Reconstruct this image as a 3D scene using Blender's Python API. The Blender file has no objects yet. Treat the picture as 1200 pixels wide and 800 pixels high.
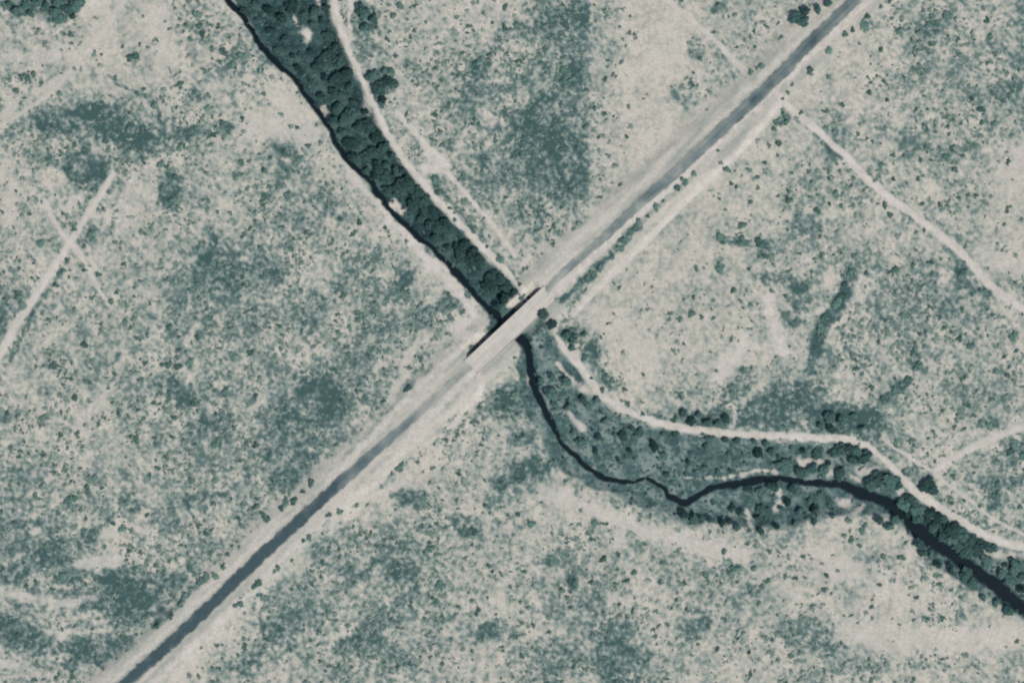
import bpy, math
import numpy as np

# ------------------------------------------------------------------ camera, sky, sun, exposure
S = 0.4                                   # metres of ground per map unit (map: x right, y down, 1200 x 800)
scene = bpy.context.scene
COL = scene.collection
cam_d = bpy.data.cameras.new("camera")
cam = bpy.data.objects.new("camera", cam_d)
COL.objects.link(cam)
ALT = 1500.0
cam.location = (0, 0, ALT)                # straight down from high in the air
cam_d.sensor_width = 36
cam_d.lens = 36 * ALT / (1200 * S)
cam_d.clip_start = 10
cam_d.clip_end = 30000
scene.camera = cam

SUN_EL, SUN_AZ = math.radians(52), math.radians(136)   # azimuth clockwise from the top of the map
world = bpy.data.worlds.new("World")
scene.world = world
world.use_nodes = True
wn = world.node_tree
sky = wn.nodes.new("ShaderNodeTexSky")
sky.sky_type = 'NISHITA'
sky.sun_disc = False
sky.sun_elevation = SUN_EL
sky.sun_rotation = SUN_AZ
sky.air_density = 1.0
sky.dust_density = 1.5
bg = wn.nodes["Background"]
bg.inputs[1].default_value = 0.10
wn.links.new(sky.outputs[0], bg.inputs[0])
sun_d = bpy.data.lights.new("sun", 'SUN')
sun_d.energy = 3.0
sun_d.angle = math.radians(0.6)
sun_d.color = (1.0, 0.955, 0.89)
sun = bpy.data.objects.new("sun", sun_d)
COL.objects.link(sun)
sun.rotation_euler = (math.radians(90) - SUN_EL, 0, math.pi - SUN_AZ)
vs = scene.view_settings
vs.view_transform = 'Standard'
vs.look = 'None'
vs.exposure = 0.0
vs.gamma = 1.0
vs.use_curve_mapping = False
scene.cycles.pixel_filter_type = 'BLACKMAN_HARRIS'
scene.cycles.filter_width = 2.2

rng = np.random.default_rng(11)
ILL = np.array([1.10, 1.10, 1.10])        # light on level open ground per unit albedo


def lin(c):
    c = np.asarray(c, float) / 255.0
    return np.where(c <= 0.04045, c / 12.92, ((c + 0.055) / 1.055) ** 2.4)


def alb(r, g, b):
    return lin((r, g, b)) / ILL


# ------------------------------------------------------------------ numpy noise and plan geometry
def vnoise(x, y, seed):
    xi = np.floor(x); yi = np.floor(y)
    fx = x - xi; fy = y - yi
    fx = fx * fx * (3 - 2 * fx); fy = fy * fy * (3 - 2 * fy)
    xi = xi.astype(np.int64); yi = yi.astype(np.int64)

    def h(a, b):
        n = (a * 374761393 + b * 668265263 + seed * 974634797) & 0xFFFFFFFF
        n = ((n ^ (n >> 13)) * 1274126177) & 0xFFFFFFFF
        n = n ^ (n >> 16)
        return (n & 0xFFFF) / 65535.0
    a = h(xi, yi); b = h(xi + 1, yi); c = h(xi, yi + 1); d = h(xi + 1, yi + 1)
    return (a + (b - a) * fx) * (1 - fy) + (c + (d - c) * fx) * fy


def fbm(x, y, scale, seed, oct=3):
    x = x / scale; y = y / scale
    t = 0; a = 1; s = 0
    for k in range(oct):
        ca, sa = math.cos(0.7 + k * 1.3), math.sin(0.7 + k * 1.3)
        t = t + a * (vnoise(x * ca - y * sa, x * sa + y * ca, seed + k * 17) - 0.5)
        s += a
        a *= 0.55
        x = x * 2.03; y = y * 2.03
    return t / s * 2          # about -1..1


def sstep(a, b, v):
    t = np.clip((v - a) / (b - a), 0, 1)
    return t * t * (3 - 2 * t)


def seg_dist(pts, X, Y, closed=False):
    """distance to a polyline, and position along it as a fraction"""
    P = np.asarray(pts, float)[:, :2]
    if closed:
        P = np.vstack([P, P[:1]])
    L = np.hypot(*(P[1:] - P[:-1]).T)
    cum = np.concatenate([[0], np.cumsum(L)])
    best = np.full(X.shape, 1e9); pos = np.zeros(X.shape)
    for i in range(len(P) - 1):
        a, b = P[i], P[i + 1]
        d = b - a
        t = np.clip(((X - a[0]) * d[0] + (Y - a[1]) * d[1]) / (d @ d + 1e-9), 0, 1)
        r = np.hypot(X - a[0] - t * d[0], Y - a[1] - t * d[1])
        m = r < best
        best = np.where(m, r, best)
        pos = np.where(m, (cum[i] + t * L[i]) / cum[-1], pos)
    return best, pos


def inside(poly, X, Y):
    r = np.zeros(X.shape, bool)
    n = len(poly)
    for i in range(n):
        x1, y1 = poly[i]; x2, y2 = poly[(i + 1) % n]
        if y1 == y2:
            continue
        c = ((y1 > Y) != (y2 > Y)) & (X < (x2 - x1) * (Y - y1) / (y2 - y1) + x1)
        r ^= c
    return r


def sdist(poly, X, Y):
    d, _ = seg_dist(poly, X, Y, True)
    return np.where(inside(poly, X, Y), -d, d)


def smooth_line(pts, n=6):
    """Catmull-Rom through the points (all columns)"""
    P = np.asarray(pts, float)
    P = np.vstack([2 * P[0] - P[1], P, 2 * P[-1] - P[-2]])
    out = []
    for i in range(1, len(P) - 2):
        for k in range(n):
            t = k / n
            out.append(0.5 * (2 * P[i] + (P[i + 1] - P[i - 1]) * t + (2 * P[i - 1] - 5 * P[i] + 4 * P[i + 1] - P[i + 2]) * t * t
                              + (-P[i - 1] + 3 * P[i] - 3 * P[i + 1] + P[i + 2]) * t ** 3))
    out.append(P[-2])
    return np.array(out)


# ------------------------------------------------------------------ the plan
ROAD_SW = [(-60, 990), (60, 880), (147, 800), (200, 753), (253, 703), (293, 663), (350, 610), (397, 567), (454, 516), (487, 487), (521, 456), (552, 429)]
ROAD_NE = [(640, 343), (652, 327), (690, 293), (720, 267), (750, 238), (780, 212), (810, 185), (867, 132), (910, 92), (950, 50), (1005, -3), (1080, -75), (1180, -170)]
BR_A, BR_B = np.array([555.0, 427.5]), np.array([642.0, 346.0])       # deck ends on the centre line
U = (BR_B - BR_A) / np.hypot(*(BR_B - BR_A))
NRM = np.array([-U[1], U[0]])                                          # towards lower right

LEFT_BANK = [(235, -60), (262, 0), (288, 22), (297, 42), (312, 62), (330, 82), (347, 98), (362, 122), (382, 150), (394, 176), (412, 196), (432, 215), (448, 240), (470, 264), (497, 286), (523, 312), (545, 336), (566, 360), (580, 372)]
TRACK_N = [(384, -60, 9), (391, 0, 9), (399, 32, 9), (410, 60, 7), (425, 95, 6), (440, 128, 6), (456, 160, 7), (475, 190, 7), (494, 212, 8), (517, 240, 8), (541, 264, 7), (569, 293, 8), (594, 318, 7), (614, 342, 5)]
TN_L = None
CHAN_N = LEFT_BANK[:-1] + [(572, 378), (560, 392), (545, 405), (556, 424), (600, 388), (640, 348), (628, 338), (617, 350)] + [(p[0] - 4, p[1] + 1) for p in TRACK_N[::-1][1:]]  # includes a sunken dark strip along the deck, added to deepen its shadow
TRACK_S = [(652, 396, 5), (663, 411, 8), (680, 430, 8), (698, 454, 8), (716, 471, 7), (745, 486, 7), (780, 497, 8), (820, 504, 8), (880, 509, 7), (940, 512, 8), (998, 516, 8), (1028, 531, 7), (1052, 553, 8), (1070, 573, 9), (1092, 588, 9), (1128, 612, 9), (1168, 633, 9), (1205, 641, 9), (1300, 655, 9)]
VALLEY_S = [(612, 372), (636, 366), (648, 392)] + [(p[0] - 3, p[1] + 4) for p in TRACK_S[1:]] + [(1300, 790), (1205, 728), (1165, 706), (1118, 676), (1085, 654), (1060, 622), (1035, 606), (1008, 604), (975, 607), (940, 616), (900, 623), (850, 619), (800, 611), (758, 597), (715, 582), (680, 566), (652, 546), (634, 520), (618, 492), (607, 462), (606, 430), (610, 400)]
CREEK = [(248, -60, 11), (262, -4, 11), (284, 18, 12), (297, 40, 10), (312, 60, 10), (330, 78, 10), (348, 96, 11), (364, 120, 10), (384, 148, 9), (397, 174, 10), (414, 196, 10), (434, 214, 11), (450, 238, 10), (474, 262, 11), (500, 284, 10), (524, 308, 10), (548, 334, 10), (570, 360, 10), (592, 378, 11), (610, 396, 12), (620, 416, 12), (624, 440, 12), (629, 462, 10), (640, 484, 9), (653, 508, 9), (668, 530, 8), (690, 549, 8), (712, 561, 7), (738, 564, 6), (756, 561, 6), (771, 569, 7), (789, 584, 8), (804, 590, 8), (818, 581, 8), (834, 571, 8), (858, 567, 9), (890, 562, 10), (922, 562, 10), (958, 565, 9), (984, 567, 10), (1004, 575, 14), (1040, 589, 15), (1060, 603, 15), (1082, 626, 15), (1112, 647, 15), (1142, 667, 16), (1172, 691, 17), (1205, 716, 17), (1300, 790, 18)]

# name, points (x, y, width), paleness
TRACKS = [
    ("dirt_track", TRACK_N, 1.0, "pale dirt track along the upper right bank of the channel"),
    ("dirt_track", TRACK_S, 1.0, "pale winding dirt track along the lower channel"),
    ("dirt_track", [(912, 112, 8), (930, 130, 8), (960, 155, 8), (990, 182, 8), (1010, 203, 9), (1040, 230, 9), (1065, 248, 8), (1095, 270, 8), (1130, 300, 8), (1162, 336, 8), (1205, 366, 8), (1300, 430, 8)], 1.0, "straight pale dirt track leading right from the road"),
    ("dirt_track", [(912, 122, 7), (888, 152, 7), (866, 178, 7), (830, 210, 8), (806, 233, 8), (782, 258, 8), (742, 298, 8), (710, 328, 7), (690, 349, 7), (672, 368, 8)], 1.0, "narrow dirt track beside the road, right of the bridge"),
    ("dirt_track", [(730, -50, 6), (778, -4, 6), (806, 20, 6), (835, 44, 6), (856, 66, 7), (872, 82, 8)], 0.75, "short dirt track ending at the road from the top edge"),
    ("dirt_track", [(134, 204, 6), (120, 224, 8), (102, 252, 8), (85, 280, 8), (66, 308, 9), (48, 336, 9), (28, 366, 10), (10, 396, 10), (-10, 430, 10), (-60, 520, 10)], 0.85, "pale dirt track at the left edge"),
    ("dirt_track", [(52, 238, 6), (70, 270, 6), (88, 290, 7), (106, 320, 6), (126, 356, 5)], 0.75, "faint track crossing the left dirt track"),
    ("dirt_track", [(172, -50, 9), (146, -4, 9), (128, 26, 8), (104, 56, 7), (84, 80, 6), (64, 104, 5), (40, 122, 5), (0, 148, 5), (-40, 172, 5)], 0.55, "wide pale track crossing the top left corner"),
    ("dirt_track", [(466, 132, 5), (480, 148, 6), (496, 166, 7), (512, 188, 12), (528, 206, 6), (546, 226, 5), (566, 250, 5), (584, 272, 5), (604, 300, 5)], 0.85, "faint narrow track through the scrub above the bridge"),
    ("dirt_track", [(1094, 552, 6), (1112, 540, 8), (1135, 527, 9), (1165, 513, 9), (1205, 497, 9), (1300, 460, 9)], 0.75, "pale track reaching the right edge above the creek"),
    ("dirt_track", [(1035, 512, 4), (1046, 523, 4), (1066, 535, 4), (1094, 554, 4), (1126, 578, 4), (1160, 604, 4), (1205, 628, 4), (1290, 660, 4)], 0.6, "faint track running above the lower channel track"),
]
# pale bare strips and spots painted into the soil colour: points, half width, strength
BARE = [
    ([(700, 378), (730, 392), (760, 420)], 20, 0.4), ([(655, 582), (715, 606), (790, 632), (870, 648)], 10, 0.6), ([(990, 738), (1050, 748), (1130, 752), (1190, 744)], 16, 0.5), ([(960, 650), (1000, 668), (1050, 690)], 14, 0.4),
    ([(182, 18), (198, 62)], 13, 0.45), ([(15, 62), (90, 72)], 12, 0.35), ([(296, 146), (365, 158)], 14, 0.45), ([(20, 200), (10, 260)], 12, 0.35), ([(160, 215), (150, 262)], 14, 0.3), ([(330, 120), (350, 140)], 12, 0.4),
    ([(566, 446), (548, 480), (528, 500)], 4, 0.6), ([(480, 560), (430, 585), (390, 622)], 5, 0.45),
    ([(395, 182), (418, 210), (440, 236), (462, 260)], 4, 0.6), ([(140, 10), (118, 44), (90, 76), (60, 108)], 7, 0.35), ([(0, 138), (40, 112), (70, 92)], 4, 0.35), ([(450, 478), (470, 440), (486, 402)], 3.5, 0.5),
    ([(556, 434), (540, 448), (524, 466)], 6, 0.85), ([(648, 346), (662, 332)], 6, 0.85),
    ([(540, 405), (528, 416), (487, 456), (456, 490), (420, 530), (380, 568)], 4, 0.8), ([(545, 443), (500, 492), (470, 530), (440, 556), (400, 592), (350, 636), (300, 688), (250, 735), (180, 800)], 5, 0.75),
    ([(518, 440), (470, 484), (430, 520), (380, 566), (330, 612), (280, 660), (230, 708), (180, 755), (130, 800)], 3, 0.5),
    ([(655, 338), (700, 297), (740, 260), (780, 224), (830, 178), (880, 132), (940, 74), (1010, 8)], 4.5, 1.0), ([(860, 118), (900, 84), (940, 46), (990, 2)], 4, 0.6), ([(640, 322), (680, 285), (720, 250)], 4, 0.5),
    ([(412, -10), (408, 24), (412, 48)], 3, 0.8),
    ([(456, 256), (480, 280), (497, 300), (510, 316)], 6, 1.0), ([(510, 312), (518, 320), (530, 334), (546, 353), (558, 372)], 8, 1.0),
    ([(518, 312), (531, 327)], 6, 0.9), ([(560, 372), (536, 384), (548, 398), (566, 392)], 9, 0.85),
    ([(458, 240), (470, 246)], 4, 0.9), ([(461, 234), (466, 241)], 4, 0.9), ([(357, 37), (360, 43)], 5.5, 0.95), ([(344, 22), (349, 32)], 2.5, 0.7),
    ([(371, -5), (373, 6)], 3, 0.8), ([(332, -4), (336, 2)], 4, 0.6),
    ([(505, 182), (520, 194), (500, 200)], 8, 0.95), ([(606, 350), (600, 356)], 5, 0.75),
    ([(490, 396), (482, 420), (470, 448), (456, 474)], 3, 0.55), ([(560, 438), (566, 452), (558, 466)], 5, 0.85),
    ([(560, 444), (530, 478), (498, 505), (462, 545), (430, 575), (400, 600)], 5, 0.5), ([(620, 436), (622, 452)], 3, 0.6),
    ([(669, 486), (682, 500)], 4, 0.7), ([(652, 425), (668, 444), (682, 456)], 2.5, 0.75), ([(676, 452), (686, 457)], 3.5, 0.7),
    ([(850, 561), (868, 556), (888, 553), (908, 552)], 2.5, 0.75), ([(806, 560), (840, 560)], 1.8, 0.5),
    ([(912, 578), (918, 584), (912, 594)], 5, 0.9), ([(942, 540), (960, 541)], 4.5, 0.85), ([(968, 556), (976, 552)], 4, 0.7), ([(984, 589), (994, 590)], 4, 0.7),
    ([(876, 600), (880, 615)], 3, 0.7), ([(1010, 552), (1028, 552)], 5, 0.7), ([(1000, 560), (1014, 566)], 3, 0.6), ([(1054, 575), (1058, 586)], 4, 0.75),
    ([(1064, 640), (1068, 655)], 4, 0.6), ([(1000, 600), (1012, 593)], 3, 0.6), ([(1160, 648), (1176, 652), (1200, 648)], 6, 0.6), ([(1103, 610), (1106, 616)], 3, 0.7),
    ([(860, 478), (861, 492)], 4, 0.7), ([(1036, 506), (1042, 516)], 3, 0.6), ([(900, 352), (910, 385), (916, 410), (908, 405)], 8, 0.85), ([(876, 404), (852, 425), (846, 440)], 12, 0.75), ([(1002, 330), (1008, 350)], 6, 0.5), ([(975, 318), (968, 334)], 6, 0.5),
    ([(100, 8), (122, 2)], 12, 0.75), ([(190, 60), (200, 75), (184, 70)], 8, 0.5), ([(48, 18), (50, 30)], 6, 0.4), ([(80, 244), (96, 226)], 5, 0.5),
    ([(85, 505), (120, 462)], 6, 0.4), ([(95, 660), (140, 655)], 7, 0.5), ([(110, 700), (70, 706), (0, 694)], 6, 0.5), ([(120, 630), (140, 618)], 8, 0.5),
    ([(60, 742), (130, 735)], 2.5, 0.5), ([(0, 775), (60, 790)], 6, 0.4), ([(230, 770), (215, 790)], 12, 0.4),
    ([(640, 575), (660, 590), (700, 600)], 10, 0.45), ([(720, 640), (732, 620)], 8, 0.4), ([(720, 700), (735, 702)], 8, 0.4),
    ([(925, 690), (935, 695)], 9, 0.4), ([(1060, 745), (1110, 755), (1180, 750)], 16, 0.35), ([(1180, 210), (1200, 190)], 20, 0.4), ([(1150, 300), (1195, 310)], 14, 0.4),
    ([(655, 300), (690, 270)], 12, 0.45), ([(640, 330), (660, 312)], 8, 0.5), ([(700, 60), (705, 200)], 10, 0.25), ([(440, 60), (430, 130)], 5, 0.4), ([(466, 60), (470, 140)], 6, 0.3),
    ([(380, 125), (386, 150), (392, 165)], 4, 0.5), ([(270, 5), (280, 22)], 6, 0.5), ([(408, 205), (430, 228)], 4, 0.5), ([(452, 262), (484, 290)], 3, 0.5), ([(590, 300), (560, 262)], 2, 0.2),
    ([(1185, 500), (1195, 520)], 4, 0.5), ([(575, 0), (600, 22)], 9, 0.3), ([(540, 15), (560, 8)], 10, 0.3),
]
# darker low plant cover: x, y, rx, ry, rotation, strength
PATCH = [
    (30, 6, 32, 14, 0, .7), (72, 12, 30, 15, -.2, .9), (75, 141, 42, 16, -.2, .55), (112, 130, 32, 12, 0, .5), (140, 152, 44, 18, .2, .6), (176, 168, 26, 18, .3, .6), (104, 198, 24, 26, 0, .55), (70, 188, 24, 10, -.3, .4),
    (199, 222, 16, 26, .2, .6), (232, 155, 22, 12, -.2, .5), (262, 149, 14, 9, 0, .5), (20, 90, 18, 10, 0, .25), (275, 70, 18, 15, 0, .4), (236, 34, 12, 14, 0, .3), (225, 113, 17, 12, 0, .25), (215, 160, 14, 9, 0, .4),
    (155, 68, 10, 7, 0, .25), (335, 178, 12, 8, 0, .35), (380, 238, 24, 12, .6, .35), (256, 322, 40, 34, 0, .35), (240, 285, 14, 18, 0, .4), (365, 365, 22, 30, .3, .4), (378, 465, 30, 34, .5, .22), (398, 500, 18, 20, 0, .12), (195, 445, 14, 12, 0, .4), (216, 466, 20, 14, .4, .45),
    (250, 502, 30, 24, 0, .35), (335, 505, 36, 36, 0, .3), (355, 452, 20, 16, 0, .3), (0, 390, 12, 20, 0, .4), (100, 275, 16, 12, 0, .2),
    (150, 702, 56, 28, .15, .6), (202, 682, 26, 17, .2, .5), (135, 675, 30, 12, 0, .4), (62, 612, 28, 14, 0, .45), (55, 652, 28, 17, -.4, .45), (76, 678, 16, 9, 0, .5), (82, 590, 20, 10, -.3, .4), (15, 742, 46, 22, 0, .45), (120, 762, 40, 24, 0, .4), (60, 770, 40, 20, 0, .2), (350, 552, 44, 20, -.5, .4), (240, 587, 28, 14, 0, .35), (15, 672, 18, 14, 0, .3), (150, 590, 14, 10, 0, .35),
    (330, 735, 28, 28, 0, .4), (288, 772, 24, 24, 0, .35), (310, 700, 20, 20, 0, .2), (385, 650, 30, 40, 0, .15),
    (486, 586, 28, 13, .3, .5), (546, 614, 20, 14, .3, .45), (428, 746, 22, 22, 0, .45), (468, 668, 20, 9, -.4, .35), (570, 740, 15, 13, 0, .45), (655, 655, 24, 13, -.3, .35), (672, 680, 10, 14, 0, .4), (728, 775, 30, 28, 0, .4), (715, 742, 20, 16, 0, .3), (605, 556, 10, 16, 0, .4), (585, 565, 14, 10, -.3, .35), (640, 770, 30, 20, 0, .25), (410, 620, 20, 12, 0, .3), (450, 730, 60, 10, -.6, .25),
    (945, 742, 50, 20, .2, .3), (815, 730, 22, 28, 0, .35), (860, 668, 12, 10, 0, .3), (880, 690, 14, 10, 0, .25), (800, 640, 16, 10, 0, .2), (1020, 680, 14, 10, 0, .25), (1110, 730, 40, 8, .2, .2), (1050, 780, 60, 8, 0, .15),
    (975, 492, 36, 22, .1, .75), (905, 482, 44, 26, 0, .5), (940, 468, 36, 22, .3, .4), (866, 448, 24, 22, 0, .35), (850, 490, 24, 12, 0, .5), (815, 492, 22, 12, 0, .5), (1015, 488, 16, 16, 0, .5), (925, 331, 38, 12, .2, .45), (896, 290, 12, 14, 0, .5), (862, 284, 22, 7, 0, .35), (940, 350, 20, 20, 0, .3), (992, 335, 8, 20, .3, .45), (984, 350, 9, 16, .5, .55), (968, 378, 10, 22, .3, .6), (956, 402, 9, 16, .1, .5), (925, 375, 16, 14, 0, .3), (1058, 450, 18, 9, -.4, .6), (1073, 424, 10, 14, 0, .45), (1036, 466, 12, 7, -.6, .45), (1155, 496, 18, 9, 0, .4), (1190, 525, 24, 22, 0, .5), (1130, 320, 16, 20, 0, .25), (1150, 340, 14, 14, .4, .3), (842, 308, 7, 9, 0, .35), (1170, 570, 26, 30, 0, .3), (1165, 585, 8, 16, 0, .3),
    (430, 22, 15, 19, 0, .6), (446, 96, 22, 22, 0, .55), (438, 62, 18, 10, 0, .35), (664, 18, 26, 14, 0, .35), (668, 90, 16, 16, 0, .45), (610, 145, 16, 14, -.5, .3), (630, 160, 40, 20, -.3, .25), (560, 80, 20, 14, -.4, .3), (580, 200, 60, 30, 0, .15), (600, 30, 24, 12, 0, .2), (525, 355, 17, 20, 0, .6), (500, 372, 20, 16, 0, .4), (470, 330, 20, 26, .5, .3), (435, 300, 20, 20, 0, .3), (410, 330, 24, 20, 0, .3),
    (682, 396, 26, 13, .2, .5), (690, 412, 12, 16, -.4, .45), (720, 448, 15, 12, .5, .4), (596, 468, 26, 22, 0, .6), (612, 512, 18, 10, 0, .5), (570, 482, 16, 8, 0, .3), (660, 525, 24, 14, .4, .3), (522, 498, 22, 12, -.4, .35), (635, 545, 16, 14, 0, .3), (770, 490, 20, 6, .2, .3), (486, 455, 10, 10, -.5, .4), (500, 420, 14, 20, .3, .25), (470, 250, 8, 14, .5, .2),
    (1015, 28, 10, 11, 0, .4), (1085, 30, 14, 14, 0, .2), (815, 60, 12, 12, 0, .3), (800, 110, 26, 20, 0, .3), (880, 20, 10, 8, 0, .2), (795, 5, 14, 8, 0, .3), (840, 10, 16, 8, 0, .3), (918, 140, 10, 9, 0, .4), (1190, 650, 30, 14, 0, .3), (1130, 610, 24, 10, .5, .3), (1070, 560, 20, 24, .4, .25), (700, 315, 26, 8, -.75, .3), (672, 345, 22, 10, -.7, .35),
]
# thin dark lines of growth: points, half width, strength
DARK = [
    ([(997, 316), (991, 344), (972, 370), (958, 402), (950, 432)], 7, .55), ([(880, 470), (930, 465), (975, 475), (1000, 490)], 14, .25),
    ([(125, 90), (142, 100), (165, 112), (182, 122), (190, 146)], 2.2, .45), ([(73, 40), (74, 58), (75, 86)], 1.6, .4), ([(80, 302), (58, 336), (38, 368), (8, 428)], 2.6, .45), ([(1126, 672), (1126, 714), (1133, 730)], 1.8, .35),
    ([(215, 640), (222, 664), (238, 680)], 2, .4), ([(840, 272), (846, 284), (898, 286)], 2.5, .35), ([(300, 326), (332, 316)], 2, .35), ([(178, 48), (180, 70)], 1.8, .3), ([(236, 200), (262, 222), (296, 248)], 2, .3), ([(40, 205), (60, 250), (100, 296)], 2.5, .25),
    ([(70, 120), (20, 150), (0, 162)], 4, .25), ([(90, 640), (130, 610), (160, 596)], 4, .25), ([(140, 650), (190, 640)], 2, .25), ([(400, 690), (440, 660), (480, 630)], 5, .2), ([(395, 760), (450, 715), (490, 690)], 4, .2), ([(1010, 545), (1060, 580)], 2, .1),
    ([(690, 400), (700, 425), (715, 455)], 4, .3), ([(505, 432), (470, 470), (440, 500), (400, 540), (360, 572)], 3, .3), ([(560, 485), (520, 515), (470, 548), (420, 590), (380, 610)], 3, .2), ([(658, 352), (690, 324), (702, 312), (730, 284), (748, 264)], 5, .65), ([(748, 264), (780, 234), (812, 205)], 3, .4), ([(237, 680), (210, 708), (181, 734)], 3.2, .55), ([(398, 598), (362, 628), (322, 666), (278, 706)], 3, .5),
    ([(448, 240), (480, 274), (520, 314), (560, 362)], 3, .3), ([(505, 205), (530, 240), (575, 290), (612, 340)], 3.5, .4), ([(935, 140), (975, 176), (1010, 210)], 3, .2), ([(1020, 215), (1080, 266), (1140, 318)], 2.5, .2), ([(1050, 460), (1068, 444), (1074, 410)], 4, .3),
    ([(600, 2), (590, 30), (570, 66), (545, 90)], 3, .25), ([(1150, 620), (1180, 612), (1186, 618)], 1.8, .4), ([(0, 495), (30, 480)], 3, .3), ([(45, 495), (60, 485)], 3, .3),
]
BASE = """331113327753211345212222223444
221123447763212445211222224444
222122331773334445212321124344
344543212177344445211211334344
345544224217734555111112434343
235324134321733454111123344321
334323245432273444311234333431
432233464332277221111123434332
433324546445332271112234455443
333344554464433172121232354442
234444444453221172111322444443
233335555663312372123444333344
332345556643124467773455663222
443234464321132445777777773224
444434554311224322377777772334
554444321334432223333277212744
554454311345422343333322123777
455653123444432344323322211237
445431134443334344522334311111
344411343444432444532233333333"""
BASE = np.array([[int(c) for c in r] for r in BASE.split()], float)
BASE = np.where(BASE == 7, 3.5, BASE) / 10.0


def base_density(X, Y):
    gx = np.clip(X / 40 - 0.5, 0, 28.999); gy = np.clip(Y / 40 - 0.5, 0, 18.999)
    ix = gx.astype(int); iy = gy.astype(int)
    fx = gx - ix; fy = gy - iy
    b = BASE
    d = (b[iy, ix] * (1 - fx) + b[iy, ix + 1] * fx) * (1 - fy) + (b[iy + 1, ix] * (1 - fx) + b[iy + 1, ix + 1] * fx) * fy
    out = np.maximum(np.maximum(-X, X - 1200), np.maximum(-Y, Y - 800))
    k = sstep(0, 120, out)
    return d * (1 - k) + (0.33 + 0.2 * fbm(X, Y, 130, 91, 2)) * k


def near(pts, X, Y, pad):
    P = np.asarray(pts, float)[:, :2]
    return (X > P[:, 0].min() - pad) & (X < P[:, 0].max() + pad) & (Y > P[:, 1].min() - pad) & (Y < P[:, 1].max() + pad)


CREEK_L = smooth_line(CREEK, 4)
CREEK_L[:, 2] *= 0.72 - 0.14 * ((CREEK_L[:, 0] > 690) & (CREEK_L[:, 0] < 985)) - 0.27 * (CREEK_L[:, 0] < 575) - 0.16 * ((CREEK_L[:, 0] > 615) & (CREEK_L[:, 0] < 692))
TRACK_L = [(n, smooth_line(p, 5), s, l) for n, p, s, l in TRACKS]
ROADS = [smooth_line(ROAD_SW, 4), smooth_line(ROAD_NE, 4)]
ROAD_AXIS = np.vstack([ROADS[0], ROADS[1]])
SHOT = {}


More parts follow.
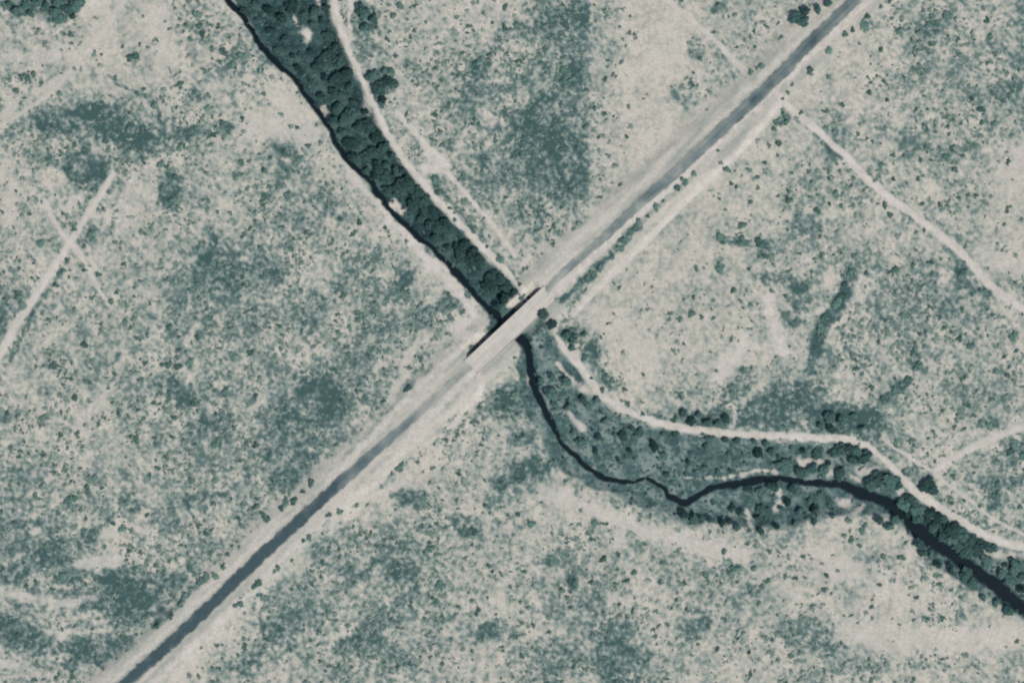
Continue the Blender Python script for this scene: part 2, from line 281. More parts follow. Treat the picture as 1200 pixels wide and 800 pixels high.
def field(X, Y):
    """everything about the ground at map points: height, plant density, soil colour (albedo), channel masks"""
    shp = X.shape
    X = X.ravel(); Y = Y.ravel()
    wx = X + 3.0 * fbm(X, Y, 14, 3, 2); wy = Y + 3.0 * fbm(X, Y, 14, 5, 2)
    # --- masks
    def masked(pts, pad, fn, default):
        o = np.full(X.shape, default, float)
        m = near(pts, X, Y, pad)
        if m.any():
            o[m] = fn(m)
        return o
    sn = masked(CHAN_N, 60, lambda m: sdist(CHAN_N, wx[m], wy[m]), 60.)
    vx = wx + 6 * fbm(X, Y, 24, 41, 3) + 2.5 * fbm(X, Y, 6, 43, 2); vy = wy + 6 * fbm(X, Y, 24, 45, 3) + 2.5 * fbm(X, Y, 6, 47, 2)
    ss = masked(VALLEY_S, 60, lambda m: sdist(VALLEY_S, vx[m], vy[m]), 60.)
    cdist = np.full(X.shape, 99.); cw = np.full(X.shape, 10.)
    m = near(CREEK_L, X, Y, 40)
    if m.any():
        lx = X + 3.2 * fbm(X, Y, 13, 31, 3); ly = Y + 3.2 * fbm(X, Y, 13, 33, 3)
        d, p = seg_dist(CREEK_L, lx[m], ly[m])
        L = np.hypot(*np.diff(CREEK_L[:, :2], axis=0).T); cum = np.concatenate([[0], np.cumsum(L)]) / L.sum()
        cdist[m] = d
        cw[m] = np.interp(p, cum, CREEK_L[:, 2]) * (1 + 0.35 * fbm(X[m], Y[m], 24, 35, 2))
    rd, rp = seg_dist(ROAD_AXIS, X, Y)
    along = (X - BR_A[0]) * U[0] + (Y - BR_A[1]) * U[1]              # bridge frame
    span = np.hypot(*(BR_B - BR_A))
    across = (X - BR_A[0]) * NRM[0] + (Y - BR_A[1]) * NRM[1]
    under = sstep(-1, 5, along) * sstep(-1, 5, span - along) * (1 - sstep(13, 26, np.abs(across))) * np.maximum(1 - sstep(-8, 9, across), 1 - sstep(-6, 4, ss))
    # --- density of plants
    D = base_density(X, Y)
    D = D + 0.16 * sstep(-3, 3, 690 - X + 3 * fbm(X, Y, 10, 8, 2)) * sstep(-40, 40, X - 520) * sstep(-30, 30, 245 - Y) * (X < 720)
    D = D - 0.10 * sstep(-3, 3, X - 690) * sstep(60, 0, X - 780) * sstep(-30, 30, 245 - Y)
    D = D + 0.14 * sstep(-4, 4, 690 - X + 2 * fbm(X, Y, 8, 9, 2)) * sstep(600, 650, X) * sstep(250, 190, Y + 20 * fbm(X, Y, 40, 12, 2))
    for (px, py, rx, ry, ro, st) in PATCH:
        R = 1.6 * max(rx, ry)
        m = (np.abs(X - px) < R) & (np.abs(Y - py) < R)
        if not m.any():
            continue
        x = wx[m] - px; y = wy[m] - py
        ca, sa = math.cos(ro), math.sin(ro)
        q = np.hypot((x * ca + y * sa) / rx, (-x * sa + y * ca) / ry) + 0.45 * fbm(X[m], Y[m], 10, 55, 3)
        D[m] += st * 1.1 * (1 - sstep(0.65, 1.1, q))
    line = np.zeros(X.shape)
    for (pts, hw, st) in DARK:
        m = near(pts, X, Y, 3 * hw + 6)
        if m.any():
            d, p = seg_dist(pts, wx[m], wy[m])
            g = st * (1 - sstep(0.4, 1.7, d / hw + 0.6 * fbm(X[m], Y[m], 8, 73, 2)))
            D[m] += g
            line[m] = np.maximum(line[m], g)
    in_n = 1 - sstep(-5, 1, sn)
    in_s = 1 - sstep(-4, 2, ss)
    # --- how pale and trodden
    bare = np.zeros(X.shape)
    for (_, L, st, _) in TRACK_L:
        m = near(L, X, Y, 20)
        if m.any():
            d, p = seg_dist(L, X[m] + 2.2 * fbm(X[m], Y[m], 9, 77, 3), Y[m] + 2.2 * fbm(X[m], Y[m], 9, 78, 3))
            LL = np.hypot(*np.diff(L[:, :2], axis=0).T); cum = np.concatenate([[0], np.cumsum(LL)]) / LL.sum()
            w = np.interp(p, cum, L[:, 2]) / 2
            bare[m] = np.maximum(bare[m], st * (1 - sstep(0.55, 1.45, d / w)))
    for (pts, hw, st) in BARE:
        m = near(pts, X, Y, 3 * hw + 4)
        if m.any():
            d, p = seg_dist(pts, wx[m], wy[m])
            d = d + (0.9 * fbm(X[m], Y[m], 5.5, 71, 3) + 0.35 * fbm(X[m], Y[m], 13, 72, 2)) * max(hw, 3.5)
            bare[m] = np.maximum(bare[m], st * (1 - sstep(0.2, 1.5, d / hw)))
    rn = rd + 5 * fbm(X, Y, 22, 61, 3)
    side = np.where(X < 600, 1.0, 1.0)
    verge = 1 - sstep(20, 36, rn)
    # --- soil colour ramp
    qx = X + 11 * fbm(X, Y, 20, 160, 3); qy = Y + 11 * fbm(X, Y, 20, 161, 3)
    n1 = fbm(qx, qy, 28, 101, 3); n2 = fbm(qx, qy, 9, 102, 3); n3 = fbm(X, Y, 3.6, 103, 2)
    rg = np.clip(1 - 3.2 * np.abs(fbm(qx, qy, 30, 106, 2)), 0, 1) - np.clip(1 - 3.6 * np.abs(fbm(qy, qx, 24, 107, 2)), 0, 1)
    n4 = fbm(X, Y, 6.0, 104, 2); n5 = fbm(X, Y, 55, 105, 2)
    amp = 0.33 + 0.78 * np.clip(D, 0, 0.55)
    verge = verge * (1 - np.clip(line * 1.6, 0, 1))
    Dv = D * (1 - 0.85 * bare) * (1 - 0.75 * verge)
    t = Dv + amp * (0.42 * n1 + 0.42 * n2 + 1.0 * n3 + 0.35 * np.abs(n4) - 0.09 + 0.40 * n5 + 0.30 * rg) * (1 - 0.6 * verge) * (1 - 0.8 * bare)
    ks = np.array([-0.15, 0.10, 0.30, 0.48, 0.72, 1.20])
    cs = np.array([alb(203, 197, 182), alb(187, 184, 170), alb(170, 173, 160), alb(146, 156, 147), alb(108, 128, 122), alb(68, 94, 91)])
    C = np.stack([np.interp(t, ks, cs[:, k]) for k in range(3)], -1)

    def blend(C, col, k):
        return C + (col - C) * k[:, None]
    # channels: dark low growth, also painted beside the bridge to darken its shadow
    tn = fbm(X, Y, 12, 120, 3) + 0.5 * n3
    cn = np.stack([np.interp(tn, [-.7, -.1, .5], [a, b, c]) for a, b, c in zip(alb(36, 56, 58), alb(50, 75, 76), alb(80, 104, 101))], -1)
    tsn = 1.1 * fbm(X, Y, 18, 130, 3) + 1.0 * n2 + 1.0 * n3
    cso = np.stack([np.interp(tsn, [-.8, -.1, .7], [a, b, c]) for a, b, c in zip(alb(64, 90, 89), alb(90, 114, 111), alb(132, 147, 140))], -1)
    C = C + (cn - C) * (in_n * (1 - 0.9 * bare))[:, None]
    C = C + (cso - C) * (in_s * (1 - 0.9 * bare))[:, None]
    # road verge gravel
    vt = fbm(X, Y, 5, 140, 2) * 0.5 + fbm(U[0] * X + U[1] * Y, (NRM[0] * X + NRM[1] * Y) * 7, 46, 141, 2) * 1.3
    vc = np.stack([np.interp(vt, [-.8, 0, .8], [a, b, c]) for a, b, c in zip(alb(158, 163, 153), alb(181, 180, 168), alb(200, 194, 181))], -1)
    C = C + (vc - C) * (verge * 0.9 * (1 - in_s) * (1 - in_n))[:, None]
    # trodden pale dirt
    bt = fbm(X, Y, 6, 150, 2)
    bc = np.stack([np.interp(bt, [-.8, 0, .8], [a, b, c]) for a, b, c in zip(alb(194, 188, 176), alb(208, 201, 189), alb(217, 210, 200))], -1)
    C = C + (bc - C) * bare[:, None]
    # wet dark mud by the water
    kw = 1 - sstep(0.5, 0.95, cdist / cw)
    C = blend(C, alb(44, 66, 69), kw)
    # --- height in metres
    H = 0.35 * fbm(X, Y, 120, 201, 2) + 0.12 * fbm(X, Y, 22, 202, 2)
    road_up = 1 - sstep(20, 40, rd)
    flat = np.maximum(road_up, np.maximum(1 - sstep(-4, 8, sn), 1 - sstep(-4, 8, ss)) * 0.75)
    H = H * (1 - flat) + 0.95 * road_up * (1 - under)
    H = H - 1.5 * under
    dn = 2.5 * (1 - sstep(-13, 3, sn)); ds = 2.2 * (1 - sstep(-18, 3, ss))
    dip = np.maximum(dn, ds) * (1 - road_up * (1 - under))
    H = np.where(under > 0.01, np.minimum(H, np.maximum(-dip, H - dip)), H - dip)
    H = np.maximum(H, -2.7)
    cut = 1 - sstep(0.30, 0.85, cdist / cw)
    H = H * (1 - cut) - 3.9 * cut
    return dict(H=H.reshape(shp), D=Dv.reshape(shp), C=np.clip(C, 0, 1).reshape(shp + (3,)), n=in_n.reshape(shp), s=in_s.reshape(shp),
                bare=bare.reshape(shp), verge=verge.reshape(shp), creek=(cdist / cw).reshape(shp), rd=rd.reshape(shp), along=along.reshape(shp), across=across.reshape(shp))


def wxy(x, y):
    return (np.asarray(x) - 600) * S, (400 - np.asarray(y)) * S


# ------------------------------------------------------------------ materials
def mat_new(name):
    m = bpy.data.materials.new(name)
    m.use_nodes = True
    nt = m.node_tree
    b = nt.nodes["Principled BSDF"]
    b.inputs["Roughness"].default_value = 0.95
    b.inputs["Specular IOR Level"].default_value = 0.15
    return m, nt, b


def noise_mul(nt, src, scale, lo, hi, detail=4):
    """colour x (lo..hi) by object-space noise"""
    tc = nt.nodes.new("ShaderNodeNewGeometry")
    nz = nt.nodes.new("ShaderNodeTexNoise")
    nz.inputs["Scale"].default_value = scale
    nz.inputs["Detail"].default_value = detail
    nt.links.new(tc.outputs["Position"], nz.inputs["Vector"])
    mr = nt.nodes.new("ShaderNodeMapRange")
    mr.inputs[1].default_value = 0.25; mr.inputs[2].default_value = 0.75
    mr.inputs[3].default_value = lo; mr.inputs[4].default_value = hi
    nt.links.new(nz.outputs[0], mr.inputs[0])
    mx = nt.nodes.new("ShaderNodeVectorMath"); mx.operation = 'SCALE'
    nt.links.new(src, mx.inputs[0]); nt.links.new(mr.outputs[0], mx.inputs["Scale"])
    return mx.outputs[0]


def mat_attr(name, grain=((0.9, 0.86, 1.14), (2.6, 0.9, 1.1)), bump=0.0, rough=0.95):
    m, nt, b = mat_new(name)
    a = nt.nodes.new("ShaderNodeAttribute"); a.attribute_name = "col"
    o = a.outputs["Color"]
    for sc_, lo, hi in grain:
        o = noise_mul(nt, o, sc_, lo, hi)
    nt.links.new(o, b.inputs["Base Color"])
    b.inputs["Roughness"].default_value = rough
    if bump:
        g = nt.nodes.new("ShaderNodeNewGeometry"); nz = nt.nodes.new("ShaderNodeTexNoise")
        nz.inputs["Scale"].default_value = 1.1; nz.inputs["Detail"].default_value = 5
        bp = nt.nodes.new("ShaderNodeBump"); bp.inputs["Strength"].default_value = 0.6; bp.inputs["Distance"].default_value = bump
        nt.links.new(g.outputs["Position"], nz.inputs["Vector"]); nt.links.new(nz.outputs[0], bp.inputs["Height"])
        nt.links.new(bp.outputs[0], b.inputs["Normal"])
    return m


def mat_foliage(name, c_lo, c_hi):
    m, nt, b = mat_new(name)
    g = nt.nodes.new("ShaderNodeNewGeometry"); oi = nt.nodes.new("ShaderNodeObjectInfo")
    ad = nt.nodes.new("ShaderNodeMath"); ad.operation = 'ADD'
    s1 = nt.nodes.new("ShaderNodeMath"); s1.operation = 'MULTIPLY'; s1.inputs[1].default_value = 0.4
    s2 = nt.nodes.new("ShaderNodeMath"); s2.operation = 'MULTIPLY'; s2.inputs[1].default_value = 0.7
    nt.links.new(g.outputs["Random Per Island"], s1.inputs[0]); nt.links.new(oi.outputs["Random"], s2.inputs[0])
    nt.links.new(s1.outputs[0], ad.inputs[0]); nt.links.new(s2.outputs[0], ad.inputs[1])
    cr = nt.nodes.new("ShaderNodeValToRGB")
    cr.color_ramp.elements[0].color = (*c_lo, 1); cr.color_ramp.elements[1].color = (*c_hi, 1)
    nt.links.new(ad.outputs[0], cr.inputs[0])
    nt.links.new(cr.outputs[0], b.inputs["Base Color"])
    b.inputs["Roughness"].default_value = 0.8
    return m


def mat_plain(name, c, sc_=1.5, lo=0.85, hi=1.12, rough=0.9):
    m, nt, b = mat_new(name)
    r = nt.nodes.new("ShaderNodeRGB"); r.outputs[0].default_value = (*c, 1)
    o = noise_mul(nt, r.outputs[0], sc_, lo, hi)
    o = noise_mul(nt, o, sc_ * 5, 0.92, 1.07)
    nt.links.new(o, b.inputs["Base Color"])
    b.inputs["Roughness"].default_value = rough
    return m


M_GROUND = mat_attr("dry_soil", bump=0.25)
M_TRACK = mat_attr("trodden_dirt", grain=((0.7, 0.92, 1.07), (2.4, 0.93, 1.06)))
M_ASPH = mat_attr("worn_asphalt", grain=((0.25, 0.90, 1.08), (1.3, 0.90, 1.10)), rough=0.85)
m, nt, b = mat_new("pale_concrete")
tc = nt.nodes.new("ShaderNodeTexCoord"); mp = nt.nodes.new("ShaderNodeMapping")
mp.inputs["Scale"].default_value = (0.05, 1.1, 1.0)
nz = nt.nodes.new("ShaderNodeTexNoise"); nz.inputs["Scale"].default_value = 1.0; nz.inputs["Detail"].default_value = 5
nt.links.new(tc.outputs["Object"], mp.inputs["Vector"]); nt.links.new(mp.outputs[0], nz.inputs["Vector"])
cr = nt.nodes.new("ShaderNodeValToRGB")
cr.color_ramp.elements[0].position = 0.36; cr.color_ramp.elements[0].color = (*alb(192, 188, 177), 1)
cr.color_ramp.elements[1].position = 0.58; cr.color_ramp.elements[1].color = (*alb(209, 203, 190), 1)
nt.links.new(nz.outputs[0], cr.inputs[0])
o_ = noise_mul(nt, cr.outputs[0], 0.35, 0.90, 1.06)
o_ = noise_mul(nt, o_, 2.0, 0.92, 1.07)
nt.links.new(o_, b.inputs["Base Color"])
M_CONC = m
M_CONC2 = mat_plain("weathered_concrete", alb(196, 192, 184), 0.8, 0.85, 1.08)
M_BARK = mat_plain("bark", (0.11, 0.09, 0.07), 6, 0.7, 1.2)
M_TREE = mat_foliage("tree_leaves", alb(28, 54, 54), alb(76, 106, 100))
M_TREE2 = mat_foliage("willow_leaves", alb(58, 92, 88), alb(98, 130, 122))
M_BUSH = mat_foliage("bush_leaves", alb(52, 86, 80), alb(122, 152, 140))
M_SCRUB = mat_attr("scrub_leaves", grain=((3.0, 0.85, 1.15),), rough=0.85)
M_REED = mat_attr("channel_scrub_leaves", grain=((3.0, 0.85, 1.15),), rough=0.85)
m, nt, b = mat_new("creek_water")
b.inputs["Base Color"].default_value = (*(alb(16, 30, 34)), 1)
b.inputs["Roughness"].default_value = 0.12
b.inputs["Specular IOR Level"].default_value = 0.5
nz = nt.nodes.new("ShaderNodeTexNoise"); nz.inputs["Scale"].default_value = 0.8
bp = nt.nodes.new("ShaderNodeBump"); bp.inputs["Distance"].default_value = 0.02; bp.inputs["Strength"].default_value = 0.3
nt.links.new(nz.outputs[0], bp.inputs["Height"]); nt.links.new(bp.outputs[0], b.inputs["Normal"])
M_WATER = m


# ------------------------------------------------------------------ mesh helpers
def mesh_from(name, V, F, mat, cols=None, smooth=False):
    """V (n,3); F (m,3) or (m,4) arrays"""
    V = np.asarray(V, np.float32); F = np.asarray(F, np.int32)
    me = bpy.data.meshes.new(name)
    k = F.shape[1]
    me.vertices.add(len(V)); me.vertices.foreach_set("co", V.ravel())
    me.loops.add(F.size); me.loops.foreach_set("vertex_index", F.ravel())
    me.polygons.add(len(F)); me.polygons.foreach_set("loop_start", np.arange(0, F.size, k, dtype=np.int32))
    me.polygons.foreach_set("loop_total", np.full(len(F), k, np.int32))
    if smooth:
        me.polygons.foreach_set("use_smooth", np.ones(len(F), bool))
    me.update(calc_edges=True)
    if cols is not None:
        ca = me.color_attributes.new("col", 'FLOAT_COLOR', 'POINT')
        c4 = np.ones((len(V), 4), np.float32); c4[:, :3] = cols
        ca.data.foreach_set("color", c4.ravel())
    me.materials.append(mat)
    return me


def link(name, me, parent=None, **props):
    o = bpy.data.objects.new(name, me)
    COL.objects.link(o)
    if parent is not None:
        o.parent = parent
    for k, v in props.items():
        o[k] = v
    return o


def quads(nx, ny):
    i = np.arange(nx - 1)[None, :] + np.arange(ny - 1)[:, None] * nx
    i = i.ravel()
    return np.stack([i, i + nx, i + nx + 1, i + 1], -1)       # y grows downwards on the map -> faces look up


# ------------------------------------------------------------------ ground: one sheet, fine in view, coarse to the horizon
STEP = 1.35
gx = np.arange(-16, 1216.01, STEP); gy = np.arange(-16, 816.01, STEP)
ext = []
v, st_ = 0.0, STEP
while v < 22000:
    st_ = min(st_ * 1.12, 4000); v += st_; ext.append(v)
ext = np.array(ext)
GX = np.concatenate([gx[0] - ext[::-1], gx, gx[-1] + ext]); GY = np.concatenate([gy[0] - ext[::-1], gy, gy[-1] + ext])
XX, YY = np.meshgrid(GX, GY)
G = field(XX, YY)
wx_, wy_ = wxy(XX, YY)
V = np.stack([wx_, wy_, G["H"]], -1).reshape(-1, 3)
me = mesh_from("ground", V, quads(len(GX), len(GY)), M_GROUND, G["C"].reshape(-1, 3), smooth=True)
link("ground", me, kind="structure")


def gz(x, y):
    """height of the built ground sheet at map points"""
    x = np.asarray(x, float); y = np.asarray(y, float)
    ix = np.clip(np.searchsorted(GX, x) - 1, 0, len(GX) - 2); iy = np.clip(np.searchsorted(GY, y) - 1, 0, len(GY) - 2)
    fx = np.clip((x - GX[ix]) / (GX[ix + 1] - GX[ix]), 0, 1); fy = np.clip((y - GY[iy]) / (GY[iy + 1] - GY[iy]), 0, 1)
    h = G["H"]
    return (h[iy, ix] * (1 - fx) + h[iy, ix + 1] * fx) * (1 - fy) + (h[iy + 1, ix] * (1 - fx) + h[iy + 1, ix + 1] * fx) * fy


def resample(L, step):
    d = np.hypot(*np.diff(L[:, :2], axis=0).T); cum = np.concatenate([[0], np.cumsum(d)])
    s = np.linspace(0, cum[-1], max(2, int(cum[-1] / step)))
    return np.stack([np.interp(s, cum, L[:, k]) for k in range(L.shape[1])], -1), s


def ribbon(L, halfw, nacross, step, ragged=0.0, seed=0):
    P, s = resample(np.asarray(L, float), step)
    T = np.gradient(P[:, :2], axis=0); T /= np.hypot(T[:, 0], T[:, 1])[:, None]
    N = np.stack([-T[:, 1], T[:, 0]], -1)
    hw = halfw(P, s) if callable(halfw) else np.full(len(P), halfw)
    a = np.linspace(-1, 1, nacross)
    wl = hw * (1 + ragged * fbm(s, s * 0, 5, seed, 3)); wr = hw * (1 + ragged * fbm(s, s * 0 + 50, 5, seed + 9, 3))
    W = np.where(a[None, :] < 0, wl[:, None], wr[:, None]) * a[None, :]
    X = P[:, 0:1] + N[:, 0:1] * W; Y = P[:, 1:2] + N[:, 1:2] * W
    return X, Y, a, s, P


def ribbon_faces(n, k):
    i = (np.arange(n - 1)[:, None] * k + np.arange(k - 1)[None, :]).ravel()
    return np.stack([i, i + 1, i + k + 1, i + k], -1)


def upward(V, F):
    a = V[F[0, 1]] - V[F[0, 0]]; b_ = V[F[0, 2]] - V[F[0, 0]]
    return F if np.cross(a, b_)[2] > 0 else F[:, ::-1]


# dirt tracks
for i, (nm, L, st, lab) in enumerate(TRACK_L):
    X, Y, a, s, P = ribbon(L, lambda P, s: P[:, 2] * 0.42, 7, 1.6, 0.45, 300 + i * 7)
    f = field(X, Y)
    wx1, wy1 = wxy(X, Y)
    z = gz(X, Y) + 0.05 * (1 - np.abs(a)[None, :] ** 2) + 0.025
    V = np.stack([wx1, wy1, z], -1).reshape(-1, 3)
    F = upward(V, ribbon_faces(*X.shape))
    link(nm, mesh_from(nm, V, F, M_TRACK, f["C"].reshape(-1, 3)), kind="structure", label=lab)

# the two lengths of sealed road
for i, L in enumerate(ROADS):
    def hw(P, s):
        d = np.hypot(P[:, 0] - 600, P[:, 1] - 385)
        return 4.2 + 2.9 * sstep(60, 330, d)
    X, Y, a, s, P = ribbon(np.column_stack([L, np.zeros(len(L))]), lambda P, s: hw(P, s) * 1.2, 13, 1.6, 0.16, 400 + i * 3)
    d = np.hypot(X - 600, Y - 385)
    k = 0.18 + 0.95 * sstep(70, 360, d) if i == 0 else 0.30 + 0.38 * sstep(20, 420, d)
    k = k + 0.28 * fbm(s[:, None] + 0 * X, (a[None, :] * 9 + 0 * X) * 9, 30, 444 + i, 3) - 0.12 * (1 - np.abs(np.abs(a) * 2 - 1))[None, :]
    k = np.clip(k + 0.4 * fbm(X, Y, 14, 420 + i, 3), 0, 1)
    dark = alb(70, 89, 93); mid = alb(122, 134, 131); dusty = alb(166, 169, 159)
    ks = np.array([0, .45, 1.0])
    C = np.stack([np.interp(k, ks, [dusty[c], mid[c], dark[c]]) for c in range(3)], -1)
    edge = sstep(0.68, 0.95, np.abs(a)[None, :] + 0.22 * fbm(X, Y, 6, 430, 3))[..., None]
    C = C + (field(X, Y)["C"] - C) * edge
    wx1, wy1 = wxy(X, Y)
    z = gz(X, Y) + 0.04 + 0.05 * (1 - a[None, :] ** 2)
    V = np.stack([wx1, wy1, z], -1).reshape(-1, 3)
    F = upward(V, ribbon_faces(*X.shape))
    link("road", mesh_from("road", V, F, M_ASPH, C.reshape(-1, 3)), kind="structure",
         label=["sealed road from the bridge to the bottom left", "sealed road from the bridge to the top right"][i])

# creek water: a level sheet, the banks rise through its edges
X, Y, a, s, P = ribbon(CREEK_L, lambda P, s: P[:, 2] * 1.5, 7, 3.0)
wx1, wy1 = wxy(X, Y)
V = np.stack([wx1, wy1, np.full(X.shape, -3.05)], -1).reshape(-1, 3)
F = upward(V, ribbon_faces(*X.shape))
link("creek", mesh_from("creek", V, F, M_WATER), kind="structure", label="narrow dark creek winding along the channel")


# ------------------------------------------------------------------ bridge
def box(cx, cy, cz, sx, sy, sz, taper=1.0, bev=0.0):
    """bevelled box about a centre, in the bridge's own frame"""
    import bmesh
    bm = bmesh.new()
    bmesh.ops.create_cube(bm, size=1)
    for v in bm.verts:
        k = taper if v.co.z < 0 else 1
        v.co = (v.co.x * sx * k + cx, v.co.y * sy * k + cy, v.co.z * sz + cz)
    if bev:
        bmesh.ops.bevel(bm, geom=bm.edges[:], offset=bev, segments=1, affect='EDGES')
    me = bpy.data.meshes.new("part")
    bm.to_mesh(me); bm.free()
    return me


bc = (BR_A + BR_B) / 2
bx_, by_ = wxy(*bc)
bridge = link("road_bridge", None, label="pale concrete road bridge crossing the dark channel", category="bridge")
bridge.location = (float(bx_), float(by_), 0)
bridge.rotation_euler = (0, 0, math.atan2(-U[1], U[0]))
span = float(np.hypot(*(BR_B - BR_A))) * S
W = 9.0
ZD = 1.02


def bpart(name, me, mat):
    me.materials.append(mat); me.name = name
    return link(name, me, bridge)


nseg = 5
for k in range(nseg):
    L0 = (span + 3.0) / nseg
    bpart("deck_slab", box(-span / 2 - 1.5 + (k + .5) * L0, 0, ZD - 0.25, L0 - 0.05, W, 0.5, bev=0.03), M_CONC)
for sy in (-1, 1):
    p = bpart("parapet", box(0, sy * (W / 2 - 0.14), ZD + 0.15, span + 3.0, 0.26, 0.30, bev=0.03), M_CONC2)
    for e in (-1, 1):
        bpart("end_post", box(e * (span / 2 + 1.5), sy * (W / 2 - 0.14), ZD + 0.2, 0.6, 0.5, 0.6, bev=0.05), M_CONC2)
    bpart("girder", box(0, sy * (W / 2 - 1.4), ZD - 0.86, span - 0.5, 0.5, 0.7), M_CONC2)
for k in range(1, nseg):
    bpart("pier", box(-span / 2 - 1.5 + k * (span + 3.0) / nseg, 0, -1.7, 0.7, W - 1.8, 2.97, 0.9), M_CONC2)
for e in (-1, 1):
    bpart("abutment", box(e * (span / 2 + 0.6), 0, -1.1, 1.2, W - 0.4, 3.2), M_CONC2)
    for sy in (-1, 1):
        w = bpart("wing_wall", box(0, 0, 0, 3.6, 0.35, 2.2, bev=0.04), M_CONC2)
        w.location = (e * (span / 2 + 2.6), sy * (W / 2 + 0.9), -0.55)
        w.rotation_euler = (0, 0, e * sy * 0.6)


# ------------------------------------------------------------------ plants: leaf clumps
def leaf_shell(r, c, rad, n, leaf, flat=0.75, lo=-0.25):
    """n leaf-clump quads spread through the outer part of a blob; returns V, F(quads)"""
    d = r.normal(size=(n, 3)); d /= np.linalg.norm(d, axis=1)[:, None]
    d[:, 2] = np.where(d[:, 2] < lo, -d[:, 2] * 0.6, d[:, 2])
    q = (0.55 + 0.5 * r.random(n) ** 0.7)[:, None]
    P = np.asarray(c) + d * q * rad * np.array([1, 1, flat])
    nrm = d + r.normal(size=(n, 3)) * 0.45 + np.array([0, 0, .55])
    nrm /= np.linalg.norm(nrm, axis=1)[:, None]
    a = np.cross(nrm, r.normal(size=(n, 3))); a /= np.linalg.norm(a, axis=1)[:, None]
    b_ = np.cross(nrm, a)
    sz = (leaf * (0.6 + 0.8 * r.random(n)))[:, None]
    el = (0.55 + 0.5 * r.random(n))[:, None]
    V = np.stack([P - a * sz, P - b_ * sz * el, P + a * sz, P + b_ * sz * el], 1).reshape(-1, 3)
    F = np.arange(4 * n).reshape(n, 4)
    return V, F


def blob(r, c, rad, flat=0.7, nu=7, nv=4):
    """low lumpy core that keeps a crown from being see-through, quads only"""
    V = []
    for j in range(nv + 1):
        th = math.pi * j / nv
        for i in range(nu):
            ph = 2 * math.pi * i / nu
            q = rad * (0.8 + 0.35 * r.random())
            V.append((c[0] + q * math.sin(th) * math.cos(ph), c[1] + q * math.sin(th) * math.sin(ph), c[2] + q * flat * math.cos(th)))
    F = [(j * nu + i, (j + 1) * nu + i, (j + 1) * nu + (i + 1) % nu, j * nu + (i + 1) % nu) for j in range(nv) for i in range(nu)]
    return np.array(V), np.array(F)


def join(parts):
    Vs, Fs, o = [], [], 0
    for V, F in parts:
        Vs.append(V); Fs.append(F + o); o += len(V)
    return np.vstack(Vs), np.vstack(Fs)


def tube(P0, P1, r0, r1, n=6):
    P0 = np.array(P0, float); P1 = np.array(P1, float)
    t = P1 - P0; t /= np.linalg.norm(t)
    a = np.cross(t, (0.3, 0.9, 0.1)); a /= np.linalg.norm(a); b_ = np.cross(t, a)
    an = np.arange(n) * 2 * math.pi / n
    ring = np.cos(an)[:, None] * a + np.sin(an)[:, None] * b_
    V = np.vstack([P0 + ring * r0, P1 + ring * r1])
    F = np.array([(i, (i + 1) % n, n + (i + 1) % n, n + i) for i in range(n)])
    return V, F


def crown_and_trunk(seed, lobes, leafn, leaf, height):
    """unit tree: crown radius about 1"""
    r = np.random.default_rng(seed)
    cr, tr = [], [tube((0, 0, -0.15), (0.03, 0.02, height * 0.45), 0.11, 0.075)]
    top = np.array((0.03, 0.02, height * 0.45))
    for k in range(lobes):
        an = 2 * math.pi * (k + 0.6 * r.random()) / lobes * (1 if k else 0)
        rr = (0.28 + 0.5 * r.random()) if k else 0.0
        c = np.array([rr * math.cos(an), rr * math.sin(an), height * (0.62 + 0.16 * r.random() - 0.22 * rr)])
        rad = (0.22 + 0.32 * r.random()) if k else 0.48
        cr.append(blob(r, c, rad * 0.72))
        cr.append(leaf_shell(r, c, rad, leafn, leaf))
        tr.append(tube(top, c, 0.055, 0.02, 5))
    return join(cr), join(tr)


TREES = []
for k in range(9):
    (cv, cf), (tv, tf) = crown_and_trunk(900 + k, 7 + k % 4, 60, 0.14, 1.15 + 0.06 * (k % 4))
    TREES.append((mesh_from("crown", cv, cf, M_TREE if k < 6 else M_TREE2), mesh_from("trunk", tv, tf, M_BARK)))
BUSH = []
for k in range(10):
    r = np.random.default_rng(1200 + k)
    parts = []
    for j in range(3 + k % 3):
        an = 2 * math.pi * r.random(); rr = 0.35 + 0.4 * r.random() if j else 0.15
        c = (rr * math.cos(an), rr * math.sin(an), 0.35 + 0.12 * r.random())
        rad = 0.55 + 0.15 * r.random() if not j else 0.26 + 0.3 * r.random()
        parts.append(blob(r, c, rad * 0.72, 0.62))
        parts.append(leaf_shell(r, c, rad, 24, 0.21, 0.62))
    v, f_ = join(parts)
    BUSH.append(mesh_from("bush_leaves", v, f_, M_BUSH))
STEMS = None

ORD = ["", "first", "second", "third", "fourth", "fifth", "sixth", "seventh", "eighth", "ninth", "tenth", "eleventh", "twelfth", "thirteenth", "fourteenth", "fifteenth",
       "sixteenth", "seventeenth", "eighteenth", "nineteenth", "twentieth"]


def ordinal(n):
    return ORD[n] if n < len(ORD) else "%d%s" % (n, {1: "st", 2: "nd", 3: "rd"}.get(n % 10 if n % 100 not in (11, 12, 13) else 0, "th"))


count = dict(tree=0, bush=0)
taken = []


def size_word(r, kind):
    if kind == "tree":
        return "broad" if r >= 8.5 else "mid-sized" if r >= 6.5 else "small"
    return "large" if r >= 5 else "mid-sized" if r >= 3.8 else "small"


